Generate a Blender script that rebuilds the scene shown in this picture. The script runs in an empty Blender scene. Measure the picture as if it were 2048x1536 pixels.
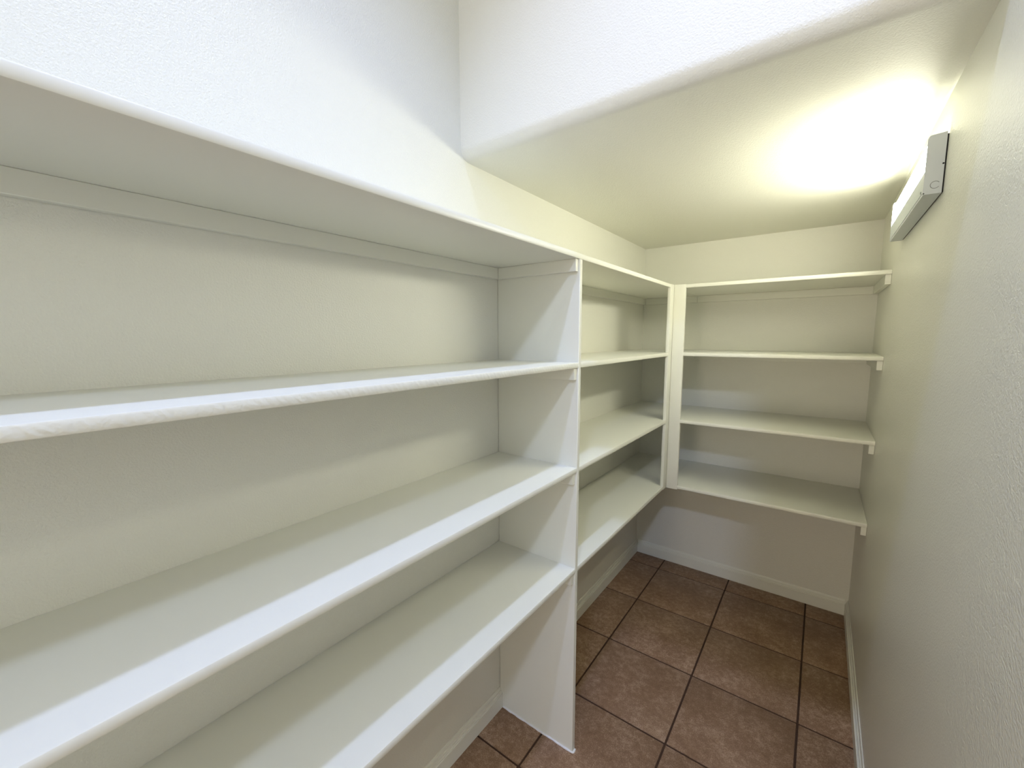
import bpy, bmesh, math, random
from mathutils import Vector, Matrix

random.seed(7)
C = bpy.context.scene.collection

# ------------------------------------------------------------------ camera
YAW, PITCH, ROLL = 0.6397, -0.1138, -0.0023
F_PX = 832.22
cam_d = bpy.data.cameras.new('camera')
cam_d.sensor_fit = 'HORIZONTAL'
cam_d.sensor_width = 36.0
cam_d.lens = F_PX / 2048.0 * 36.0
cam_d.clip_start = 0.02
cam = bpy.data.objects.new('camera', cam_d)
C.objects.link(cam)
fw = Vector((-math.sin(YAW) * math.cos(PITCH), math.cos(YAW) * math.cos(PITCH), math.sin(PITCH)))
rt = fw.cross(Vector((0, 0, 1))).normalized()
up = rt.cross(fw)
r2 = math.cos(ROLL) * rt + math.sin(ROLL) * up
u2 = -math.sin(ROLL) * rt + math.cos(ROLL) * up
m = Matrix((r2, u2, -fw)).transposed().to_4x4()
m.translation = Vector((1.0143, 0.1829, 1.5771))
cam.matrix_world = m
bpy.context.scene.camera = cam

# ------------------------------------------------------------------ world, lamps, exposure
vs = bpy.context.scene.view_settings
vs.view_transform = 'Standard'
vs.look = 'None'
vs.gamma = 1.0
vs.use_curve_mapping = False
vs.exposure = 0.0
w = bpy.data.worlds.new('world')
bpy.context.scene.world = w
w.use_nodes = True
w.node_tree.nodes['Background'].inputs[0].default_value = (0.8, 0.88, 1.0, 1)
w.node_tree.nodes['Background'].inputs[1].default_value = 0.0   # closed room: lamps only

def downlight(x, y, z, watts, radius, col, cone, blend):
    """recessed can in the high ceiling, shining down"""
    d = bpy.data.lights.new('downlight', 'SPOT')
    d.spot_size = math.radians(cone)
    d.spot_blend = blend
    d.shadow_soft_size = radius
    d.energy = watts
    d.color = col
    o = bpy.data.objects.new('downlight', d)
    o.location = (x, y, z)
    C.objects.link(o)
downlight(0.80, 0.62, 3.58, 128.0, 0.045, (0.47, 0.575, 1.0), 92, 1.0)
downlight(1.72, -2.10, 3.58, 195.0, 0.11, (0.57, 0.685, 1.0), 160, 0.3)
# added fill light in an assumed opening behind the camera, lifting the ambient
d = bpy.data.lights.new('fill_light', 'AREA')
d.shape = 'RECTANGLE'
d.size, d.size_y = 2.00, 2.05
d.energy = 78
d.color = (1.0, 0.87, 0.70)
o = bpy.data.objects.new('fill_light', d)
o.location = (-0.05, -3.33, 1.03)
o.rotation_euler = (math.pi / 2, 0, 0)      # shines towards +y
C.objects.link(o)
TUBE_POWER = 51.0
TUBE_COL = (1.0, 0.985, 0.80)

# ------------------------------------------------------------------ measures (metres)
W, L = 1.2266, 3.0822          # room width, far wall
YN = -3.20                     # near wall, behind the camera
D = 0.3509                     # depth of the left shelves
YF = 2.5451                    # front line of the far shelves
T = 0.0189                     # board thickness
YP, TP = 1.4541, 0.0175        # divider
Z = {1: 0.7436, 2: 1.1188, 3: 1.4883, 4: 1.8506}
ZS = 2.1665                    # low ceiling
YS = 1.262                     # drop face of the low ceiling
RN = 0.038                     # its bullnose
ZC = 3.63                      # high ceiling
CL = (0.019, 0.041)            # cleat section
BB_H, BB_T = 0.088, 0.016

# ------------------------------------------------------------------ materials
def nt(name):
    mt = bpy.data.materials.new(name)
    mt.use_nodes = True
    n = mt.node_tree.nodes
    return mt, n, mt.node_tree.links, n['Principled BSDF']

def paint(name, col, rough, tex_scale, bump, fine=0.0, spec=0.5):
    """painted surface; bump = height (m) of the orange-peel relief"""
    mt, n, l, p = nt(name)
    p.inputs['Base Color'].default_value = (*col, 1)
    p.inputs['Roughness'].default_value = rough
    p.inputs['Specular IOR Level'].default_value = spec
    tc = n.new('ShaderNodeTexCoord')
    no = n.new('ShaderNodeTexNoise')
    no.inputs['Scale'].default_value = tex_scale
    no.inputs['Detail'].default_value = 2.5
    no.inputs['Roughness'].default_value = 0.55
    l.new(tc.outputs['Object'], no.inputs['Vector'])
    ra = n.new('ShaderNodeValToRGB')
    ra.color_ramp.elements[0].position = 0.35
    ra.color_ramp.elements[1].position = 0.68
    l.new(no.outputs['Fac'], ra.inputs['Fac'])
    b = n.new('ShaderNodeBump')
    b.inputs['Strength'].default_value = 1.0
    b.inputs['Distance'].default_value = bump
    l.new(ra.outputs['Color'], b.inputs['Height'])
    l.new(b.outputs['Normal'], p.inputs['Normal'])
    return mt

WHITE = (0.848, 0.84, 0.745)
M = {}
M['wall'] = paint('wall_paint', WHITE, 0.31, 240, 0.0005)
M['ceiling'] = paint('ceiling_paint', WHITE, 0.55, 230, 0.00045)
M['trim'] = paint('trim_enamel', (0.85, 0.846, 0.745), 0.35, 60, 0.00006)
M['metal'] = paint('white_enamelled_metal', (0.62, 0.66, 0.68), 0.35, 300, 0.00003)
M['caulk'] = paint('caulk', (0.86, 0.86, 0.85), 0.5, 300, 0.0004)

def sawn_edge():
    mt, n, l, p = nt('sawn_edge_enamel')
    p.inputs['Base Color'].default_value = (0.85, 0.846, 0.745, 1)
    p.inputs['Roughness'].default_value = 0.4
    tc = n.new('ShaderNodeTexCoord')
    mp = n.new('ShaderNodeMapping')
    mp.inputs['Rotation'].default_value = (math.radians(-32), 0, 0)
    l.new(tc.outputs['Object'], mp.inputs['Vector'])
    wv = n.new('ShaderNodeTexWave')
    wv.bands_direction = 'Y'
    wv.inputs['Scale'].default_value = 26
    wv.inputs['Distortion'].default_value = 7.0
    wv.inputs['Detail'].default_value = 3.0
    wv.inputs['Detail Scale'].default_value = 2.0
    l.new(mp.outputs['Vector'], wv.inputs['Vector'])
    b = n.new('ShaderNodeBump')
    b.inputs['Strength'].default_value = 0.8
    b.inputs['Distance'].default_value = 0.0005
    l.new(wv.outputs['Fac'], b.inputs['Height'])
    l.new(b.outputs['Normal'], p.inputs['Normal'])
    return mt
M['sawn'] = sawn_edge()

def flat(name, col, rough=0.6):
    mt, n, l, p = nt(name)
    p.inputs['Base Color'].default_value = (*col, 1)
    p.inputs['Roughness'].default_value = rough
    return mt
M['dark'] = flat('dark_gap', (0.01, 0.01, 0.01), 0.7)
M['grout'] = paint('brown_grout', (0.075, 0.042, 0.026), 0.9, 260, 0.0008, spec=0.2)

def tile_mat():
    mt, n, l, p = nt('brown_ceramic')
    tc = n.new('ShaderNodeTexCoord')
    oi = n.new('ShaderNodeObjectInfo')
    mul = n.new('ShaderNodeVectorMath'); mul.operation = 'SCALE'
    comb = n.new('ShaderNodeCombineXYZ')
    for i in range(3):
        l.new(oi.outputs['Random'], comb.inputs[i])
    l.new(comb.outputs[0], mul.inputs[0]); mul.inputs['Scale'].default_value = 37.0
    add = n.new('ShaderNodeVectorMath'); add.operation = 'ADD'
    l.new(tc.outputs['Object'], add.inputs[0]); l.new(mul.outputs[0], add.inputs[1])
    big = n.new('ShaderNodeTexNoise'); big.inputs['Scale'].default_value = 7; big.inputs['Detail'].default_value = 3
    mid = n.new('ShaderNodeTexNoise'); mid.inputs['Scale'].default_value = 46; mid.inputs['Detail'].default_value = 6
    mid.inputs['Roughness'].default_value = 0.7
    fin = n.new('ShaderNodeTexNoise'); fin.inputs['Scale'].default_value = 260; fin.inputs['Detail'].default_value = 4
    for t in (big, mid, fin):
        l.new(add.outputs[0], t.inputs['Vector'])
    a1 = n.new('ShaderNodeMath'); a1.operation = 'MULTIPLY_ADD'; a1.inputs[1].default_value = 0.35
    l.new(big.outputs['Fac'], a1.inputs[0])
    a2 = n.new('ShaderNodeMath'); a2.operation = 'MULTIPLY_ADD'; a2.inputs[1].default_value = 0.6
    l.new(mid.outputs['Fac'], a2.inputs[0])
    a3 = n.new('ShaderNodeMath'); a3.operation = 'MULTIPLY'; a3.inputs[1].default_value = 0.50
    l.new(fin.outputs['Fac'], a3.inputs[0])
    l.new(a3.outputs[0], a2.inputs[2]); l.new(a2.outputs[0], a1.inputs[2])
    r = n.new('ShaderNodeValToRGB')
    e = r.color_ramp.elements
    e[0].position = 0.50; e[0].color = (0.180, 0.098, 0.050, 1)
    e[1].position = 0.95; e[1].color = (0.52, 0.365, 0.245, 1)
    k = e.new(0.72); k.color = (0.275, 0.166, 0.096, 1)
    l.new(a1.outputs[0], r.inputs['Fac'])
    l.new(r.outputs['Color'], p.inputs['Base Color'])
    p.inputs['Roughness'].default_value = 0.48
    p.inputs['Specular IOR Level'].default_value = 0.35
    b = n.new('ShaderNodeBump'); b.inputs['Distance'].default_value = 0.0005; b.inputs['Strength'].default_value = 0.7
    l.new(mid.outputs['Fac'], b.inputs['Height']); l.new(b.outputs['Normal'], p.inputs['Normal'])
    return mt
M['tile'] = tile_mat()

def glow(k=1.0):
    mt, n, l, p = nt('glowing_diffuser')
    p.inputs['Base Color'].default_value = (0.9, 0.9, 0.88, 1)
    p.inputs['Emission Color'].default_value = (*TUBE_COL, 1)
    p.inputs['Emission Strength'].default_value = TUBE_POWER * k
    return mt
M['glow'] = glow()
M['glow_top'] = glow(0.12)          # the tube sits low behind the front of the opal cover

# ------------------------------------------------------------------ mesh helpers
def link(name, bm, mat, parent=None, smooth=False):
    bmesh.ops.recalc_face_normals(bm, faces=bm.faces)
    me = bpy.data.meshes.new(name)
    bm.to_mesh(me); bm.free()
    for mm in (mat if isinstance(mat, (list, tuple)) else [mat]):
        me.materials.append(mm)
    if smooth:
        for p in me.polygons: p.use_smooth = True
        me.set_sharp_from_angle(angle=math.radians(40))
    o = bpy.data.objects.new(name, me)
    C.objects.link(o)
    if parent is not None:
        o.parent = parent
        o.matrix_parent_inverse = Matrix.Translation(-parent.location)
    return o

def add_box(bm, a, b, bev=0.0, seg=2):
    t = bmesh.new()
    bmesh.ops.create_cube(t, size=1.0)
    for v in t.verts:
        v.co = Vector([(a[i] + b[i]) / 2 + v.co[i] * (b[i] - a[i]) for i in range(3)])
    if bev:
        bmesh.ops.bevel(t, geom=list(t.edges), offset=bev, segments=seg, profile=0.5, affect='EDGES')
    me = bpy.data.meshes.new('t'); t.to_mesh(me); t.free()
    bm.from_mesh(me); bpy.data.meshes.remove(me)

def box(name, a, b, mat, parent=None, bev=0.0, seg=2):
    bm = bmesh.new(); add_box(bm, a, b, bev, seg)
    return link(name, bm, mat, parent, smooth=bev > 0)

def prism(name, prof, axis, lo, hi, mat, parent=None, smooth=True):
    """closed profile [(u, v)] extruded along axis 'x' (u=y, v=z) or 'y' (u=x, v=z)"""
    bm = bmesh.new()
    P = lambda t, u, v: (t, u, v) if axis == 'x' else (u, t, v)
    A = [bm.verts.new(P(lo, u, v)) for u, v in prof]
    B = [bm.verts.new(P(hi, u, v)) for u, v in prof]
    n = len(prof)
    for i in range(n):
        bm.faces.new((A[i], A[(i + 1) % n], B[(i + 1) % n], B[i]))
    bm.faces.new(A); bm.faces.new(B)
    return link(name, bm, mat, parent, smooth)

def struct(o, label):
    o['kind'] = 'structure'; o['label'] = label
    return o

def thing(name, label, cat, loc, group=None):
    o = bpy.data.objects.new(name, None)
    o.empty_display_size = 0.1
    o.location = loc
    C.objects.link(o)
    o['label'] = label; o['category'] = cat
    if group: o['group'] = group
    return o

# ------------------------------------------------------------------ room shell
TH = 0.10
YE = 0.35                      # the right wall ends here; the near end opens to the right, out of view
WN = 2.80
WL, YL = -1.30, -0.92           # widened to the left as well, so the added fill reaches the right wall
struct(box('wall_left', (-TH, YL, -0.05), (0, L + TH, ZC + TH), M['wall']), 'white orange-peel textured wall behind the long left shelves')
struct(box('wall_right', (W, YE, -0.05), (W + TH, L + TH, ZC + TH), M['wall']), 'white orange-peel textured bare wall on the right carrying the lit lamp')
struct(box('wall_far', (0, L, -0.05), (W, L + TH, ZS + 0.3), M['wall']), 'white end wall behind the short far shelves')
bm = bmesh.new()
DX0, DX1, DZ = -1.05, 0.95, 2.06            # unseen opening, added to let the fill light in
add_box(bm, (WL, YN - TH, -0.05), (DX0, YN, ZC + TH)); add_box(bm, (DX1, YN - TH, -0.05), (WN, YN, ZC + TH))
add_box(bm, (DX0, YN - TH, DZ), (DX1, YN, ZC + TH))
struct(link('wall_near', bm, M['wall']), 'white wall behind the viewer with an opening added for the fill light')
struct(box('wall_left', (WL - TH, YN - TH, -0.05), (WL, YL + TH, ZC + TH), M['wall']), 'white left wall of the wider near end, out of view')
struct(box('wall_far', (WL, YL, -0.05), (-TH, YL + TH, ZC + TH), M['wall']), 'white left return wall of the wider near end, out of view')
struct(box('wall_right', (WN, YN - TH, -0.05), (WN + TH, YE + TH, ZC + TH), M['wall']), 'white side wall of the wider near end, out of view')
struct(box('wall_far', (W + TH, YE, -0.05), (WN, YE + TH, ZC + TH), M['wall']), 'white return wall of the wider near end, out of view')
# drop face of the low ceiling with its rounded lower edge
arc = [(YS + RN - RN * math.cos(a), ZS + RN - RN * math.sin(a)) for a in [math.pi / 2 * i / 10 for i in range(11)]]
prof = [(YS + RN, ZC), (YS, ZC)] + arc
struct(prism('wall_soffit', prof, 'x', 0, W, M['ceiling']), 'white drop face above the low ceiling with rounded lower edge')
struct(box('ceiling', (0, YS + RN, ZS), (W, L, ZS + 0.12), M['ceiling']), 'low white ceiling over the far end, lit by the lamp')
struct(box('ceiling', (WL, YN, ZC), (WN, YS, ZC + TH), M['ceiling']), 'high white ceiling over the near end, out of view')

# floor: grout bed and every tile
bm = bmesh.new()
add_box(bm, (0, YN - TH - 0.05, -0.05), (W, L, -0.0035)); add_box(bm, (W, YN - TH - 0.05, -0.05), (WN, YE, -0.0035)); add_box(bm, (WL, YN - TH - 0.05, -0.05), (0, YL, -0.0035))
floor = struct(link('floor', bm, M['grout']), 'brown square ceramic tiles with dark grout')
PITCH_T, G = 0.4092, 0.0078
TX, TY = 0.2147, 2.9285
full = None
for i in range(-5, 6):
    for j in range(-1, 16):
        ax, bx = TX + i * PITCH_T + G / 2, TX + (i + 1) * PITCH_T - G / 2
        by, ay = TY - j * PITCH_T - G / 2, TY - (j + 1) * PITCH_T + G / 2
        cx, cy = (ax + bx) / 2, (ay + by) / 2
        xe = WN if by < YE else W
        if ax < W < bx and ay < YE: xe = W if by > YE else WN
        xs = WL if by <= YL + 0.02 else 0.0
        cut = (max(ax, xs + 0.001), min(bx, xe - 0.001), max(ay, YN + 0.001), min(by, L - 0.001))
        if cut[1] - cut[0] < 0.01 or cut[3] - cut[2] < 0.01:
            continue
        whole = cut == (ax, bx, ay, by)
        if whole and full is not None:
            o = full.copy(); C.objects.link(o)
        else:
            bm = bmesh.new()
            add_box(bm, (cut[0] - cx, cut[2] - cy, -0.008), (cut[1] - cx, cut[3] - cy, 0.0), 0.0018, 2)
            o = link('tile', bm, M['tile'], None, smooth=True)
            if whole: full = o
        o.parent = floor
        o.matrix_parent_inverse = Matrix()
        o.location = (cx, cy, random.uniform(-0.0005, 0.0))
        o.rotation_euler = (random.uniform(-.0008, .0008), random.uniform(-.0008, .0008), 0)

# baseboards: flat board, two small steps and a rounded lip
def bb_prof(sign, off):
    p = [(0, 0.0), (BB_T, 0.0), (BB_T, 0.0600), (BB_T - 0.0032, 0.0608), (BB_T - 0.0032, 0.0660), (BB_T - 0.0056, 0.0668),
         (BB_T - 0.0068, 0.0740), (BB_T - 0.0098, 0.0748), (BB_T - 0.0104, 0.0810), (BB_T - 0.0116, 0.0850), (BB_T - 0.0132, BB_H), (0, BB_H)]
    return [(off + sign * u, v) for u, v in p]
struct(prism('baseboard_left', bb_prof(1, 0), 'y', YL, YP, M['trim']), 'white moulded baseboard under the long near shelves')
struct(prism('baseboard_left', bb_prof(1, 0), 'y', YP + TP, L, M['trim']), 'white moulded baseboard on the left wall beyond the divider')
struct(prism('baseboard_right', bb_prof(-1, W), 'y', YE, L, M['trim']), 'white moulded baseboard along the right wall')
struct(prism('baseboard_far', bb_prof(-1, L), 'x', BB_T, W - BB_T, M['trim']), 'white moulded baseboard under the far shelves')

# ------------------------------------------------------------------ shelving
def shelf_along_left(parent, y0, y1, zt, sawn=False):
    """board with eased front edges; front face at x = D"""
    e = 0.003
    prof = [(0.0005, zt - T), (D - e, zt - T), (D - e * .3, zt - T + e * .3), (D, zt - T + e),
            (D, zt - e * 1.2), (D - e * .35, zt - e * .35), (D - e * 1.2, zt), (0.0005, zt)]
    o = prism('shelf', prof, 'y', y0, y1, M['trim'], parent)
    if sawn:
        o.data.materials.append(M['sawn'])
        for p in o.data.polygons:
            if p.normal.x > 0.9 : p.material_index = 1
    return o

left = thing('shelving_unit', 'long white built-in shelves along the left wall, four levels, split by a full-height divider panel',
             'shelves', (D / 2, YP, 0))
near_end = -0.90
box('divider', (0.0005, near_end - TP, 0.0005), (D + 0.0015, near_end, Z[4]), M['trim'], left, 0.0015, 1)
shelf_along_left(left, near_end, L - 0.0005, Z[4])               # the top board runs past the divider
for k in (3, 2, 1):
    shelf_along_left(left, near_end, YP, Z[k], k == 3)
for k in (3, 2, 1):
    shelf_along_left(left, YP + TP, L - 0.0005, Z[k])
box('divider', (0.0005, YP, 0.0005), (D + 0.0004, YP + TP, Z[4] - T), M['trim'], left, 0.0015, 1)
# cleats: along the wall and on the divider faces
def cleat(parent, a, b):
    return box('cleat', a, b, M['trim'], parent, 0.0012, 1)
for k in (4, 3, 2, 1):
    zt = Z[k] - T
    cleat(left, (0.0005, near_end, zt - CL[1]), (CL[0], YP, zt))
    cleat(left, (CL[0], YP - CL[0], zt - CL[1]), (D - 0.006, YP, zt))
    cleat(left, (0.0005, YP + TP, zt - CL[1]), (CL[0], L - CL[0], zt))
    cleat(left, (0.0005, L - CL[0], zt - CL[1]), (D, L - 0.0005, zt))
    cleat(left, (CL[0], YP + TP, zt - CL[1]), (D - 0.012, YP + TP + CL[0], zt))
# half of the corner post: the board facing the aisle
box('corner_post', (D - 0.016, YF - 0.062, Z[1] - T - 0.004), (D + 0.0004, YF, Z[4] + 0.001), M['trim'], left, 0.002, 2)

# bead of caulk at the divider's foot
def bead(parent, pts, r):
    bm = bmesh.new()
    rings = []
    for i, p in enumerate(pts):
        a = Vector(pts[max(i - 1, 0)]); b = Vector(pts[min(i + 1, len(pts) - 1)])
        t = (b - a).normalized(); s = t.cross(Vector((0, 0, 1))).normalized()
        rr = r * random.uniform(0.75, 1.25)
        rings.append([bm.verts.new(Vector(p) + s * rr * math.cos(q) + Vector((0, 0, 1)) * rr * 0.9 * math.sin(q))
                      for q in [math.pi * 2 * k / 8 for k in range(8)]])
    for A, B in zip(rings, rings[1:]):
        for k in range(8):
            bm.faces.new((A[k], A[(k + 1) % 8], B[(k + 1) % 8], B[k]))
    bm.faces.new(rings[0]); bm.faces.new(rings[-1])
    return link('caulk_bead', bm, M['caulk'], parent, True)
pts = [(BB_T + 0.002 + (D - BB_T) * i / 26, YP - 0.001 + random.uniform(-.0008, .0008), 0.002) for i in range(26)]
pts += [(D + 0.001, YP - 0.0005, 0.002), (D + 0.003, YP + 0.003, 0.002), (D + 0.003, YP + TP * .55, 0.002), (D + 0.002, YP + TP, 0.002)]
bead(left, pts, 0.0042)

far = thing('shelving_unit', 'short white built-in shelves across the far end wall, four levels below the low ceiling',
            'shelves', ((D + W) / 2, (YF + L) / 2, 0))
def shelf_far(zt, x0, x1):
    e = 0.003
    prof = [(L - 0.0005, zt - T), (YF + e, zt - T), (YF + e * .3, zt - T + e * .3), (YF, zt - T + e),
            (YF, zt - e * 1.2), (YF + e * .35, zt - e * .35), (YF + e * 1.2, zt), (L - 0.0005, zt)]
    return prism('shelf', prof, 'x', x0, x1, M['trim'], far)
for k in (4, 3, 2, 1):
    zt = Z[k]
    # the far board closes the corner behind the left run as well
    shelf_far(zt, D + 0.0007, W - 0.0008)
    e0 = zt - T
    cleat(far, (D + 0.0007, L - CL[0], e0 - CL[1]), (W - CL[0], L - 0.0005, e0))
    cleat(far, (W - CL[0] - 0.0015, YF + 0.008, e0 - CL[1]), (W - 0.0005, L - CL[0], e0))
box('corner_post', (D + 0.0007, YF - 0.003, Z[1] - T - 0.005), (D + 0.060, YF + 0.016, Z[4] + 0.001), M['trim'], far, 0.002, 2)

# ------------------------------------------------------------------ lamp on the right wall
LY0, LY1, LZ0, LZ1, LX = 1.672, 2.318, 1.926, 2.068, 1.191
lamp = thing('wall_lamp', 'long slim white metal lamp, lit, high on the right wall under the low ceiling', 'lamp', (W, (LY0 + LY1) / 2, LZ0))
box('gap_shade', (W - 0.003, LY0 + 0.002, LZ0 + 0.002), (W, LY1 - 0.002, LZ1 - 0.004), M['dark'], lamp)  # black strip stands in for the shaded gap between lamp and wall
# housing: back plate, bottom tray and front lip, bent from one sheet
XW = W - 0.003
prof = [(XW, LZ0), (LX, LZ0), (LX, LZ0 + 0.058), (LX + 0.0015, LZ0 + 0.058), (LX + 0.0015, LZ0 + 0.002), (XW - 0.0015, LZ0 + 0.002), (XW - 0.0015, LZ1 - 0.004), (XW, LZ1 - 0.004)]
hs = prism('housing', prof, 'y', LY0, LY1, M['metal'], lamp, False)
def end_cap(y0, y1):
    r = 0.006
    c = [(LX + r - r * math.cos(a), LZ1 - 0.002 - r + r * math.sin(a)) for a in [math.pi / 2 * i / 5 for i in range(6)]]
    prof = [(XW, LZ0), (LX - 0.0012, LZ0)] + [(LX - 0.0012, LZ1 - 0.01)] + c + [(XW - 0.006, LZ1), (XW, LZ1 + 0.001)]
    return prism('end_cap', prof, 'y', y0, y1, M['metal'], lamp, False)
ca = end_cap(LY0 - 0.0015, LY0 + 0.0005)
cb = end_cap(LY1 - 0.0005, LY1 + 0.0015)
df = box('diffuser', (LX + 0.004, LY0 + 0.006, LZ0 + 0.050), (XW - 0.005, LY1 - 0.006, LZ1 - 0.008), M['glow'], lamp, 0.004, 3)
df.data.materials.append(M['glow_top'])
for p in df.data.polygons:
    if p.normal.z > 0.5: p.material_index = 1
df['label'] = 'glowing white diffuser'

def ring(parent, c, r, wd, th, mat, name, a0=0, a1=2 * math.pi, n=20, axis='y'):
    bm = bmesh.new()
    vs = []
    for k in range(n + 1):
        a = a0 + (a1 - a0) * k / n
        row = []
        for rr in (r - wd / 2, r + wd / 2):
            for t in (0, -th):
                row.append(bm.verts.new((c[0] + rr * math.cos(a), c[1] + t, c[2] + rr * math.sin(a))))
        vs.append(row)
    for A, B in zip(vs, vs[1:]):
        for q in ((0, 1), (1, 3), (3, 2), (2, 0)):
            bm.faces.new((A[q[0]], A[q[1]], B[q[1]], B[q[0]]))
    bm.faces.new([vs[0][i] for i in (0, 1, 3, 2)]); bm.faces.new([vs[-1][i] for i in (0, 1, 3, 2)])
    return link(name, bm, mat, parent)
M['seam'] = flat('grey_seam', (0.20, 0.22, 0.23), 0.5)
ring(ca, (1.2105, LY0 - 0.0015, 1.947), 0.0085, 0.0012, 0.0004, M['seam'], 'knockout', math.radians(35), math.radians(325))
def screw(parent, c, r, axis, name='screw'):
    bm = bmesh.new()
    bmesh.ops.create_cone(bm, cap_ends=True, segments=12, radius1=r, radius2=r * 0.8, depth=0.0016)
    R = Matrix.Rotation(math.pi / 2, 4, 'X') if axis == 'y' else Matrix.Rotation(-math.pi / 2, 4, 'Y')
    bmesh.ops.transform(bm, matrix=Matrix.Translation(c) @ R, verts=bm.verts)
    return link(name, bm, M['dark'] if name != 'screw' else M['seam'], parent)
screw(ca, (1.2215, LY0 - 0.0018, 1.995), 0.0022, 'y', 'screw_hole')
screw(ca, (LX + 0.0005, LY0 - 0.0018, 1.929), 0.0016, 'y', 'screw_hole')
screw(hs, (LX - 0.0004, LY0 + 0.034, LZ0 + 0.014), 0.0042, 'x')
# folded hem along the lip's lower edge
bm = bmesh.new(); add_box(bm, (LX - 0.0010, LY0 + 0.001, LZ0 + 0.0065), (LX + 0.0005, LY1 - 0.001, LZ0 + 0.0085))
link('hem', bm, M['metal'], hs)
